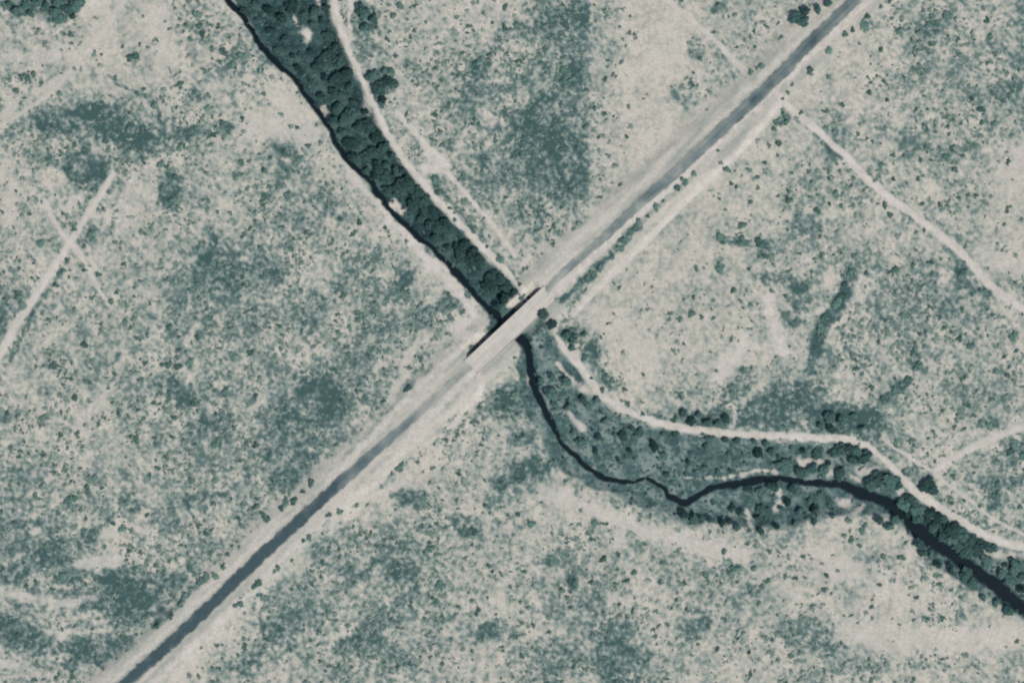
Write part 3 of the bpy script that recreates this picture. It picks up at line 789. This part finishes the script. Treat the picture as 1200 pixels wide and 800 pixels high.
def plant_list(pts, kind, phrase, order, group):
    """pts (x, y, radius) in map units; order: (axis vector, 'the left') used to number look-alikes along the place"""
    ax, end = order
    settled = []
    for (x, y, r) in pts:
        r = r * (0.62 + 0.66 * rng.random() ** 1.2)
        jt = 0.8 if kind == "tree" else 1.5
        x = x + rng.normal() * jt; y = y + rng.normal() * jt
        if kind == "tree":                                   # crowns stand clear of the tracks
            for (_, L, _, _) in TRACK_L[:2]:
                d_ = seg_dist(L, np.array([x, x + 0.5, x]), np.array([y, y, y + 0.5]))[0]
                need = r * 0.95 + 4.0
                if d_[0] < need:
                    x, y = x + (d_[1] - d_[0]) * 2 * (need - d_[0]), y + (d_[2] - d_[0]) * 2 * (need - d_[0])
        settled.append((float(x), float(y), float(r)))
    pts = sorted(settled, key=lambda p: p[0] * ax[0] + p[1] * ax[1])
    for i, (x, y, r) in enumerate(pts):
        q = rng.random(3)
        lab = "%s %s %s, %s from %s" % (size_word(r, kind), "dark tree" if kind == "tree" else "dark bush", phrase, ordinal(i + 1), end)
        taken.append((x, y, r))
        count[kind] += 1
        wx0, wy0 = wxy(x, y)
        z = float(gz(np.array([x]), np.array([y]))[0])
        R = r * S
        if kind == "tree":
            mk = TREES[int(q[0] * 6)] if group == G1 else TREES[3 + int(q[0] * 6)] if group == G2 else TREES[5 + int(q[0] * 4)]
            t = link("tree", None, label=lab, category="tree", group=group)
            t.location = (float(wx0), float(wy0), z)
            t.rotation_euler = (0, 0, q[1] * 6.28)
            hz = min(R, 2.3) * (0.8 + 0.3 * q[2])
            e = rng.random()
            t.scale = (R * (0.78 + 0.4 * e), R * (1.18 - 0.4 * e), hz)
            link("trunk", mk[1], t); link("crown", mk[0], t)
        else:
            o = link("bush", BUSH[int(q[0] * len(BUSH))], label=lab, category="bush", group=group)
            o.location = (float(wx0), float(wy0), z - 0.04)
            o.rotation_euler = (0, 0, q[1] * 6.28)
            o.scale = (R * (0.85 + 0.5 * q[2]), R * (1.25 - 0.45 * q[2]), min(R * 0.85, 1.3))


RT, DN, UP = (1, 0), (0, 1), (0, -1)
DIAG = (0.7, 0.7)
G1, G2, G3 = "trees in the upper channel", "trees along the lower channel", "trees outside the channel"
# upper channel, top to bottom
plant_list([(285, 12, 7), (297, 5, 6), (300, 22, 5), (313, 12, 7), (318, 36, 5), (330, 22, 6), (334, 48, 5), (322, 58, 5), (344, 66, 5), (350, 80, 5)], "tree", "near the creek atop the upper channel", (DN, "the top edge"), G1)
plant_list([(340, 6, 8), (355, 16, 7), (370, 12, 7), (378, 26, 7), (385, 42, 7), (366, 28, 5), (384, 8, 6)], "tree", "above the upper channel's sandy spot", (DN, "the top edge"), G1)
plant_list([(365, 60, 6), (385, 64, 8), (396, 74, 8), (394, 54, 6), (352, 62, 5), (374, 76, 7), (365, 96, 7), (380, 92, 7), (396, 92, 8), (406, 86, 7), (410, 102, 8), (392, 110, 8), (374, 112, 6)], "tree", "below the upper channel's sandy spot", (DN, "the sandy spot"), G1)
plant_list([(396, 126, 8), (406, 137, 9), (400, 154, 8), (415, 120, 8), (426, 131, 7), (410, 168, 9), (416, 184, 8), (420, 150, 8), (432, 147, 7), (438, 161, 7), (445, 155, 6), (388, 140, 6)], "tree", "halfway up the dark upper channel", (DN, "the top"), G1)
plant_list([(440, 178, 7), (450, 173, 8), (461, 182, 7), (454, 192, 8), (466, 200, 8), (475, 197, 7), (440, 196, 8), (450, 206, 8), (430, 184, 7), (427, 200, 7), (482, 210, 7), (470, 212, 7), (438, 208, 6)], "tree", "just above the upper channel's long sandbar", (DN, "the top"), G1)
plant_list([(454, 222, 7), (466, 222, 8), (479, 220, 8), (491, 224, 8), (501, 231, 8), (486, 236, 8), (498, 246, 8), (510, 246, 8), (522, 257, 8), (514, 266, 8), (504, 264, 7), (526, 271, 7), (490, 256, 6), (510, 278, 6)], "tree", "right of the upper channel's long sandbar", (DN, "the top"), G1)
plant_list([(545, 284, 8), (556, 292, 8), (540, 296, 7), (552, 303, 7), (534, 288, 6), (564, 304, 6), (524, 290, 6)], "tree", "between the upper channel's sandbar and bridge", (DN, "the top"), G1)
plant_list([(580, 325, 10), (590, 322, 8), (582, 340, 9), (597, 335, 8), (591, 350, 8), (605, 342, 6), (583, 358, 6), (602, 329, 6), (574, 334, 7)], "tree", "in the dark thicket above the bridge", (UP, "the bridge"), G1)
plant_list([(508, 211, 5), (513, 222, 5), (519, 230, 5), (530, 243, 4), (538, 258, 4.5), (556, 271, 3.5), (572, 288, 3.5), (588, 305, 5), (611, 331, 4), (614, 346, 5)], "bush", "right of the upper channel track", (UP, "the bridge"), "bushes on the verge of the upper channel track")
# beside it
plant_list([(428, 18, 10), (421, 12, 8), (436, 25, 6), (429, 34, 6)], "tree", "in the top-edge clump right of the track", (DN, "the top edge"), G3)
plant_list([(438, 88, 8), (450, 84, 8), (456, 95, 8), (445, 104, 8), (460, 82, 6), (449, 116, 6), (463, 100, 6), (442, 126, 5)], "tree", "in the clump right of the upper channel track", (DN, "the top"), G3)
plant_list([(10, 4, 6), (30, 5, 8), (20, 12, 6), (45, 3, 8), (55, 10, 8), (65, 15, 8), (72, 22, 7), (78, 12, 8), (88, 8, 8), (95, 3, 7), (85, 19, 6), (37, 17, 5), (66, 2, 8)], "tree", "in the top left corner's dark grove", (RT, "the left"), G3)
# below the bridge
plant_list([(646, 442, 6), (663, 446, 7), (636, 447, 4.5), (645, 461, 7), (650, 473, 6), (666, 476, 6), (684, 468, 6), (688, 475, 5), (700, 464, 5)], "tree", "between creek and track just below the bridge", (DN, "the bridge"), G2)
plant_list([(672, 397, 8), (664, 392, 6), (670, 408, 6), (684, 392, 5), (636, 367, 6), (647, 379, 6)], "tree", "beside the dirt junction right of the bridge", (RT, "the bridge"), G3)
plant_list([(685, 420, 4), (695, 446, 4), (706, 457, 3.5), (720, 448, 5), (712, 440, 4), (735, 472, 4), (775, 489, 4), (790, 492, 4)], "bush", "above the lower channel track's verge", (RT, "the bridge"), "bushes on the verge of the lower channel track")
plant_list([(710, 492, 4.5), (671, 507, 5), (682, 516, 7), (720, 508, 6), (730, 512, 5), (741, 502, 7), (750, 509, 7), (700, 512, 5), (700, 530, 5), (738, 528, 5), (725, 540, 5)], "tree", "where the track bends away from the creek", (RT, "the bridge"), G2)
plant_list([(767, 524, 5.5), (781, 556, 6), (804, 556, 4.5), (806, 542, 5), (842, 555, 5), (857, 551, 5), (854, 532, 4.5), (828, 525, 7), (794, 510, 5), (779, 534, 5), (826, 548, 4.5), (778, 508, 4.5)], "tree", "on the grey meadow between track and creek", (RT, "the left"), G2)
plant_list([(801, 484, 5), (818, 486, 6), (810, 497, 5), (827, 501, 5.5), (842, 498, 5), (850, 490, 5)], "tree", "above the track in the dark strip", (RT, "the left"), G3)
plant_list([(832, 511, 5), (850, 514, 5), (866, 516, 4.5), (882, 514, 5), (905, 527, 8), (888, 530, 5), (927, 523, 6), (914, 538, 5), (941, 527, 6), (898, 520, 4.5)], "tree", "close under the straight stretch of the track", (RT, "the left"), G2)
plant_list([(960, 530, 8), (950, 550, 8), (966, 550, 8), (972, 542, 5), (923, 547, 8), (984, 555, 8), (978, 531, 6), (986, 521, 6), (996, 526, 7), (1006, 520, 7), (1000, 538, 6), (938, 553, 6)], "tree", "near the small clearing above the creek", (RT, "the left"), G2)
plant_list([(858, 596, 6), (869, 601, 5), (893, 596, 6), (888, 608, 6), (901, 596, 5), (916, 596, 6), (923, 590, 5), (930, 573, 7), (905, 571, 6), (890, 574, 6), (878, 576, 5), (948, 586, 4.5), (962, 577, 5), (938, 600, 5), (955, 596, 5)], "tree", "around the bare spot below the creek", (RT, "the left"), G2)
plant_list([(932, 612, 5), (892, 621, 5), (801, 604, 5), (812, 606, 5), (822, 606, 4.5), (832, 609, 4.5), (855, 613, 5), (865, 617, 5), (910, 616, 5), (955, 611, 4.5), (975, 604, 4.5), (845, 612, 4.5)], "tree", "along the lower edge of the channel scrub", (RT, "the left"), G2)
plant_list([(1014, 532, 12), (1026, 562, 13), (1046, 560, 11), (1020, 568, 8), (1056, 564, 8), (1068, 580, 6)], "tree", "with smooth crown inside the bend of the track", (RT, "the left"), G2)
plant_list([(1060, 592, 8), (1075, 597, 9), (1090, 598, 9), (1101, 603, 9), (1108, 604, 7), (1085, 609, 9), (1096, 615, 9), (1076, 608, 7), (1066, 602, 7)], "tree", "in the thick belt's upper half by the creek", (RT, "the left"), G2)
plant_list([(1112, 618, 9), (1122, 613, 8), (1117, 629, 9), (1128, 625, 9), (1139, 629, 9), (1126, 638, 9), (1140, 642, 8), (1152, 637, 8), (1163, 636, 8), (1150, 646, 7), (1133, 649, 8), (1106, 626, 7)], "tree", "in the thick belt's lower half by the creek", (RT, "the left"), G2)
plant_list([(1085, 569, 9), (1089, 578, 7)], "tree", "above the track opposite the thick belt", (DN, "the top"), G3)
plant_list([(1155, 656, 7), (1187, 656, 8), (1191, 668, 8), (1185, 680, 8), (1198, 690, 8), (1178, 662, 6), (1172, 674, 6), (1199, 676, 7)], "tree", "between track and creek at the right edge", (DN, "the top"), G2)
plant_list([(1042, 617, 8), (1050, 609, 6), (1076, 636, 7), (1081, 646, 6), (1100, 660, 8), (1115, 667, 6), (1130, 676, 9), (1139, 681, 8), (1152, 700, 6), (1166, 706, 6), (1182, 716, 6), (1090, 650, 6), (1030, 610, 5)], "tree", "on the wide dark creek's lower bank", (RT, "the left"), G2)
plant_list([(973, 487, 7), (986, 492, 7), (974, 501, 6), (962, 498, 6), (1001, 488, 6), (1010, 501, 6)], "tree", "in the dark green patch above the track", (RT, "the left"), G3)
plant_list([(935, 20, 9), (942, 14, 6), (958, 11, 6.5), (970, 4, 5), (978, -2, 5), (940, 26, 6)], "tree", "in the row left of the upper road", (DN, "the top edge"), G3)
plant_list([(995, 610, 5), (1010, 621, 5), (1054, 650, 4.5), (1036, 650, 4.5), (998, 631, 4), (1006, 640, 3.5), (1030, 684, 4), (1098, 686, 4)], "bush", "on the pale slope below the creek bend", (RT, "the left"), "bushes on the pale slope below the creek")
# roadside bushes
plant_list([(948, 80, 5.5), (923, 108, 5), (928, 99, 3.5), (915, 117, 3), (939, 133, 4), (917, 131, 4), (910, 143, 5), (921, 142, 4), (909, 153, 5), (913, 170, 5), (896, 190, 5)], "bush", "around the junction of road and straight track", (DN, "the top"), "bushes near the track junction")
plant_list([(888, 79, 5), (882, 84, 4.5), (894, 76, 4)], "bush", "left of the road at the short track's end", (RT, "the left"), "bushes near the track junction")
plant_list([(1013, 27, 6), (1018, 20, 5), (990, 43, 4), (1000, 36, 3.5), (971, 60, 5), (852, 198, 4), (842, 179, 3.5), (1030, 8, 4)], "bush", "along the upper road's right shoulder", (DN, "the top"), "bushes along the upper road")
plant_list([(687, 326, 5), (693, 319, 4.5), (700, 312, 5.5), (708, 306, 4), (716, 301, 4.5), (726, 290, 5), (732, 281, 5), (738, 273, 3.5), (744, 267, 4.5), (751, 260, 3.5), (758, 253, 3.5), (766, 246, 4), (772, 241, 4), (777, 235, 3.5), (794, 221, 4), (802, 212, 4.5), (813, 203, 4)], "bush", "in the hedge beside the upper road", (DN, "the top"), "hedge bushes along the upper road")
plant_list([(250, 676, 5), (239, 678, 5), (234, 683, 5), (220, 697, 4), (212, 706, 4.5), (200, 718, 4), (184, 733, 4.5)], "bush", "in the hedge left of the lower road", (DN, "the top"), "hedge bushes along the lower road")
plant_list([(396, 597, 5), (387, 603, 4.5), (361, 629, 4.5), (357, 634, 3), (340, 652, 4), (324, 664, 4.5), (319, 669, 4), (303, 683, 5), (298, 687, 4), (280, 705, 5)], "bush", "in the hedge right of the lower road", (DN, "the top"), "hedge bushes along the lower road")
plant_list([(345, 586, 4), (338, 592, 5), (330, 596, 4), (355, 576, 4), (365, 566, 5), (313, 605, 6), (304, 590, 5), (280, 642, 4)], "bush", "on the scrubby edge left of the lower road", (DN, "the top"), "bushes along the lower road")
plant_list([(525, 350, 5), (519, 358, 5), (530, 362, 5), (526, 344, 4), (549, 345, 4.5), (492, 378, 4), (480, 455, 5), (604, 420, 4)], "bush", "on the left side of the bridge", (UP, "below"), "bushes around the bridge")
plant_list([(590, 460, 5), (600, 470, 5), (582, 470, 5), (606, 458, 4), (595, 482, 4.5), (614, 510, 5), (606, 512, 4), (604, 556, 4.5), (588, 566, 4.5), (562, 478, 4)], "bush", "in the dark patch below the bridge", (DN, "the bridge"), "bushes around the bridge")
# scattered bushes that can be picked out
plant_list([(1020, 108, 6), (1037, 115, 4), (1090, 22, 5), (1086, 31, 5), (1058, 32, 5), (1098, 38, 4.5), (1111, 20, 4.5), (1160, 25, 5), (1161, 41, 5), (1125, 65, 4), (1033, 57, 4.5), (1077, 38, 4.5), (1045, 22, 4.5)], "bush", "on the grey flat right of the upper road", (RT, "the left"), "bushes on the grey flat")
plant_list([(1183, 115, 5), (1147, 125, 4), (1137, 117, 5), (1112, 138, 4.5), (1152, 143, 5), (1165, 146, 4.5), (1112, 182, 5), (1076, 208, 4.5), (1100, 240, 5), (1048, 210, 5), (1119, 200, 4.5), (1085, 170, 4)], "bush", "above the straight track at the right", (RT, "the left"), "bushes on the grey flat")
plant_list([(980, 228, 5), (958, 250, 4.5), (972, 238, 4.5), (988, 238, 4), (933, 254, 4.5), (922, 236, 4.5), (887, 218, 4), (863, 219, 4), (867, 265, 4.5), (946, 200, 4.5), (1035, 240, 5), (1045, 252, 4.5), (1000, 222, 4)], "bush", "below the straight track near the upper road", (RT, "the left"), "bushes on the grey flat")
plant_list([(1048, 318, 4.5), (1088, 308, 4.5), (1071, 308, 4), (1126, 322, 6), (1150, 340, 6), (1064, 334, 4.5), (1101, 374, 5), (1126, 395, 4.5), (1140, 404, 4.5), (1190, 394, 6), (1177, 417, 5), (1191, 412, 4.5), (1080, 388, 4), (1168, 436, 4.5), (1180, 440, 4.5)], "bush", "below the straight track near the right edge", (RT, "the left"), "bushes on the grey flat")
plant_list([(817, 315, 5), (841, 310, 6), (845, 280, 5), (813, 366, 4.5), (816, 350, 5), (836, 372, 4), (862, 340, 4), (896, 285, 6), (900, 298, 5), (888, 282, 5), (850, 284, 5), (870, 283, 5)], "bush", "on the flat left of the dark gully", (RT, "the left"), "bushes around the gully")
plant_list([(996, 318, 4.5), (993, 332, 5), (990, 344, 5), (985, 352, 6), (976, 360, 5), (968, 372, 6), (964, 384, 6), (960, 396, 5), (954, 408, 5), (1002, 302, 4)], "bush", "in the dark gully right of the pale field", (DN, "the top"), "bushes around the gully")
plant_list([(1072, 412, 4.5), (1074, 428, 5), (1056, 448, 6), (1066, 446, 5), (1046, 458, 5), (1034, 466, 4.5), (1022, 456, 5), (1150, 496, 5), (1160, 498, 4.5), (1190, 520, 6), (1182, 530, 5), (1196, 534, 5), (1170, 568, 4.5), (1166, 580, 5)], "bush", "between the dark gully and the right edge", (RT, "the left"), "bushes around the gully")
plant_list([(150, 70, 4.5), (158, 66, 4.5), (184, 46, 3.5), (235, 30, 5), (240, 40, 5), (228, 12, 4.5), (222, 46, 4.5), (255, 32, 5), (250, 58, 5), (262, 62, 5), (282, 66, 6), (274, 76, 6), (245, 130, 4.5), (212, 100, 4.5), (228, 112, 5)], "bush", "on the pale flat left of the upper channel", (RT, "the left"), "bushes on the pale flat")
plant_list([(30, 90, 5), (40, 86, 4.5), (18, 108, 4.5), (70, 108, 4.5), (182, 124, 4.5), (164, 180, 5), (186, 192, 4.5), (212, 172, 4.5), (253, 160, 5), (262, 148, 5), (232, 152, 5), (205, 204, 5), (192, 218, 5), (200, 232, 5), (55, 190, 5), (80, 202, 4.5)], "bush", "around the dark patch at the upper left", (RT, "the left"), "bushes at the upper left")
plant_list([(335, 178, 5.5), (352, 188, 5), (278, 208, 5), (256, 252, 5), (310, 200, 4.5), (282, 190, 4), (375, 232, 5), (388, 240, 5), (340, 232, 4.5), (318, 220, 4.5), (400, 255, 5), (420, 262, 4.5)], "bush", "left of the upper channel's middle stretch", (RT, "the left"), "bushes left of the upper channel")
plant_list([(78, 304, 5), (71, 320, 5), (64, 336, 4.5), (22, 346, 5), (24, 356, 5), (6, 352, 4.5), (105, 350, 5), (132, 356, 5), (148, 378, 5), (98, 404, 4), (66, 428, 4.5), (50, 290, 5), (105, 278, 5.5)], "bush", "beside the left dirt track", (DN, "the top"), "bushes by the left dirt track")
plant_list([(200, 382, 5.5), (212, 396, 5), (232, 394, 6), (208, 418, 4.5), (194, 427, 4.5), (207, 428, 4.5), (224, 424, 5), (276, 420, 6), (293, 416, 5), (288, 332, 5), (247, 375, 6), (237, 352, 5)], "bush", "in the speckled scrub right of the left track", (RT, "the left"), "bushes in the speckled scrub")
plant_list([(72, 508, 5), (162, 515, 6), (180, 516, 5), (200, 460, 5), (226, 477, 5), (256, 518, 5), (302, 520, 4.5), (88, 468, 4.5), (50, 492, 5), (265, 460, 5), (10, 484, 4.5)], "bush", "on the flat above the lower left corner", (RT, "the left"), "bushes in the speckled scrub")
plant_list([(76, 678, 7), (70, 674, 6), (82, 590, 6), (88, 584, 5), (104, 572, 5), (110, 560, 5), (171, 602, 5), (228, 564, 5), (256, 558, 5), (145, 621, 5), (98, 622, 5), (150, 590, 5.5), (40, 582, 4.5), (56, 640, 5)], "bush", "in the dark blotches at the lower left", (RT, "the left"), "bushes at the lower left")
plant_list([(468, 546, 5), (490, 542, 4.5), (458, 556, 4), (509, 644, 5), (545, 618, 5), (557, 622, 5), (571, 593, 5), (605, 557, 5), (587, 670, 3.5), (517, 688, 5), (511, 705, 4.5), (536, 714, 4), (560, 714, 4.5), (606, 745, 5)], "bush", "on the speckled flat below the bridge", (RT, "the left"), "bushes on the lower flat")
plant_list([(624, 615, 5.5), (609, 602, 5), (697, 612, 5), (692, 625, 4), (708, 656, 4.5), (650, 656, 6), (673, 680, 6), (659, 690, 4), (693, 683, 4.5), (706, 717, 4.5), (720, 683, 4.5), (737, 683, 4.5), (774, 685, 4.5), (742, 668, 4.5)], "bush", "on the lower flat left of the creek bends", (RT, "the left"), "bushes on the lower flat")
plant_list([(848, 646, 5), (860, 668, 6.5), (826, 673, 4.5), (882, 664, 5), (892, 690, 5), (900, 678, 4.5), (966, 692, 4), (941, 652, 4.5), (1018, 712, 4.5), (970, 674, 3.5), (840, 760, 4), (878, 764, 4)], "bush", "on the pale slope at the lower right", (RT, "the left"), "bushes on the lower flat")
plant_list([(571, 65, 5), (562, 72, 5.5), (556, 76, 5), (590, 32, 5), (602, 32, 4), (594, 12, 4.5), (468, 8, 4.5), (462, 20, 4), (641, 60, 4.5), (664, 84, 6), (672, 92, 6), (684, 86, 5), (664, 98, 5), (611, 183, 5), (540, 90, 5), (520, 96, 5)], "bush", "between the upper channel track and upper road", (RT, "the left"), "bushes in the grey scrub")

# ------------------------------------------------------------------ the mass of small scrub no one could count
def scatter(cell, prob, r_lo, r_hi, seed, pw=2.2, x0=-60, x1=1260, y0=-60, y1=860, jitter=True):
    r = np.random.default_rng(seed)
    nx = int((x1 - x0) / cell); ny = int((y1 - y0) / cell)
    X = x0 + (np.arange(nx)[None, :] + r.random((ny, nx))) * cell
    Y = y0 + (np.arange(ny)[:, None] + r.random((ny, nx))) * cell
    X = X.ravel(); Y = Y.ravel()
    f = field(X, Y)
    p = prob(f, X, Y)
    k = r.random(len(X)) < p
    R = r_lo + (r_hi - r_lo) * r.random(len(X)) ** pw
    return X[k], Y[k], R[k]


def clump_mesh(X, Y, R, name, mat, seed, tones, n=8, hz=0.34, variants=12):
    """many low leaf clumps in one mesh"""
    r = np.random.default_rng(seed)
    protos = []
    for k in range(variants):
        rr = np.random.default_rng(seed * 31 + k)
        protos.append(join([blob(rr, (0, 0, 0.2), 0.62, 0.6, 6, 3), leaf_shell(rr, (0, 0, 0.3), 0.85, n, 0.36, 0.55)]))
    Z = gz(X, Y)
    WX, WY = wxy(X, Y)
    Vs, Fs, Cs, o = [], [], [], 0
    tone = r.random(len(X)) ** 0.9
    lo, hi = np.array(tones[0]), np.array(tones[1])
    pid = r.integers(0, variants, len(X)); an = r.random(len(X)) * 6.283; asp = 0.65 + 0.6 * r.random(len(X))
    for k in range(variants):
        m = pid == k
        if not m.any():
            continue
        v, f_ = protos[k]
        ca, sa = np.cos(an[m])[:, None], np.sin(an[m])[:, None]
        rr = (R[m] * S)[:, None]; as_ = asp[m][:, None]
        x = v[None, :, 0] * rr * as_; y = v[None, :, 1] * rr / as_
        vx = WX[m][:, None] + x * ca - y * sa; vy = WY[m][:, None] + x * sa + y * ca
        vz = Z[m][:, None] - 0.03 + v[None, :, 2] * np.minimum(rr, 1.0) * hz
        q = np.clip(tone[m][:, None] + 0.5 * (np.repeat(r.random((m.sum(), len(v) // 4 + 1)), 4, 1)[:, :len(v)] - 0.5), 0, 1)
        Cs.append((lo + (hi - lo) * q[..., None]).reshape(-1, 3))
        Vs.append(np.stack([vx, vy, vz], -1).reshape(-1, 3))
        Fs.append((f_[None] + (np.arange(m.sum()) * len(v))[:, None, None] + o).reshape(-1, 4))
        o += m.sum() * len(v)
    return mesh_from(name, np.vstack(Vs), np.vstack(Fs), mat, np.vstack(Cs))


T = np.array(taken)


def clear_of_taken(X, Y, k=0.8):
    ok = np.ones(len(X), bool)
    for (x, y, r) in T:
        ok &= (X - x) ** 2 + (Y - y) ** 2 > (k * r) ** 2
    return ok


def p_scrub(f, X, Y):
    ux = X + 10 * fbm(X, Y, 22, 501, 2); uy = Y + 10 * fbm(X, Y, 22, 502, 2)
    cl = 0.5 + 1.5 * fbm(ux, uy, 20, 500, 3)
    p = np.clip(f["D"] * 2.1 - 0.08, 0, 0.92) * np.clip(cl, 0.1, 1.4)
    return p * (f["bare"] < 0.35) * (1 - f["verge"] * 0.93) * (f["n"] < 0.3) * (f["s"] < 0.3) * (f["rd"] > 12) * (f["creek"] > 1.2)


X, Y, R = scatter(4.8, p_scrub, 1.3, 4.8, 21, 1.9)
k = clear_of_taken(X, Y)
link("scrub", clump_mesh(X[k], Y[k], R[k], "scrub", M_SCRUB, 5, (alb(62, 94, 87), alb(148, 164, 153))), kind="stuff", label="countless small grey-green bushes speckling the dry ground", category="scrub")
n_scrub = int(k.sum())


def p_chan(f, X, Y):
    cl = 0.45 + 0.8 * fbm(X, Y, 16, 510, 2)
    return np.clip(f["n"] * 0.95 * np.clip(cl + .35, 0, 1) + f["s"] * 0.7 * np.clip(cl + 0.15, 0, 1), 0, .9) * (f["bare"] < 0.3) * (f["creek"] > 0.58) * ((f["along"] < -2) | (f["along"] > 125) | (np.abs(f["across"]) > 14))


X, Y, R = scatter(4.6, p_chan, 1.4, 4.0, 23)
k = clear_of_taken(X, Y, 0.5)
link("channel_scrub", clump_mesh(X[k], Y[k], R[k], "channel_scrub", M_REED, 6, (alb(36, 62, 62), alb(94, 122, 116))), kind="stuff", label="dense low scrub covering the channel floor", category="scrub")
print("trees", count["tree"], "bushes", count["bush"], "scrub", n_scrub, "channel scrub", int(k.sum()))
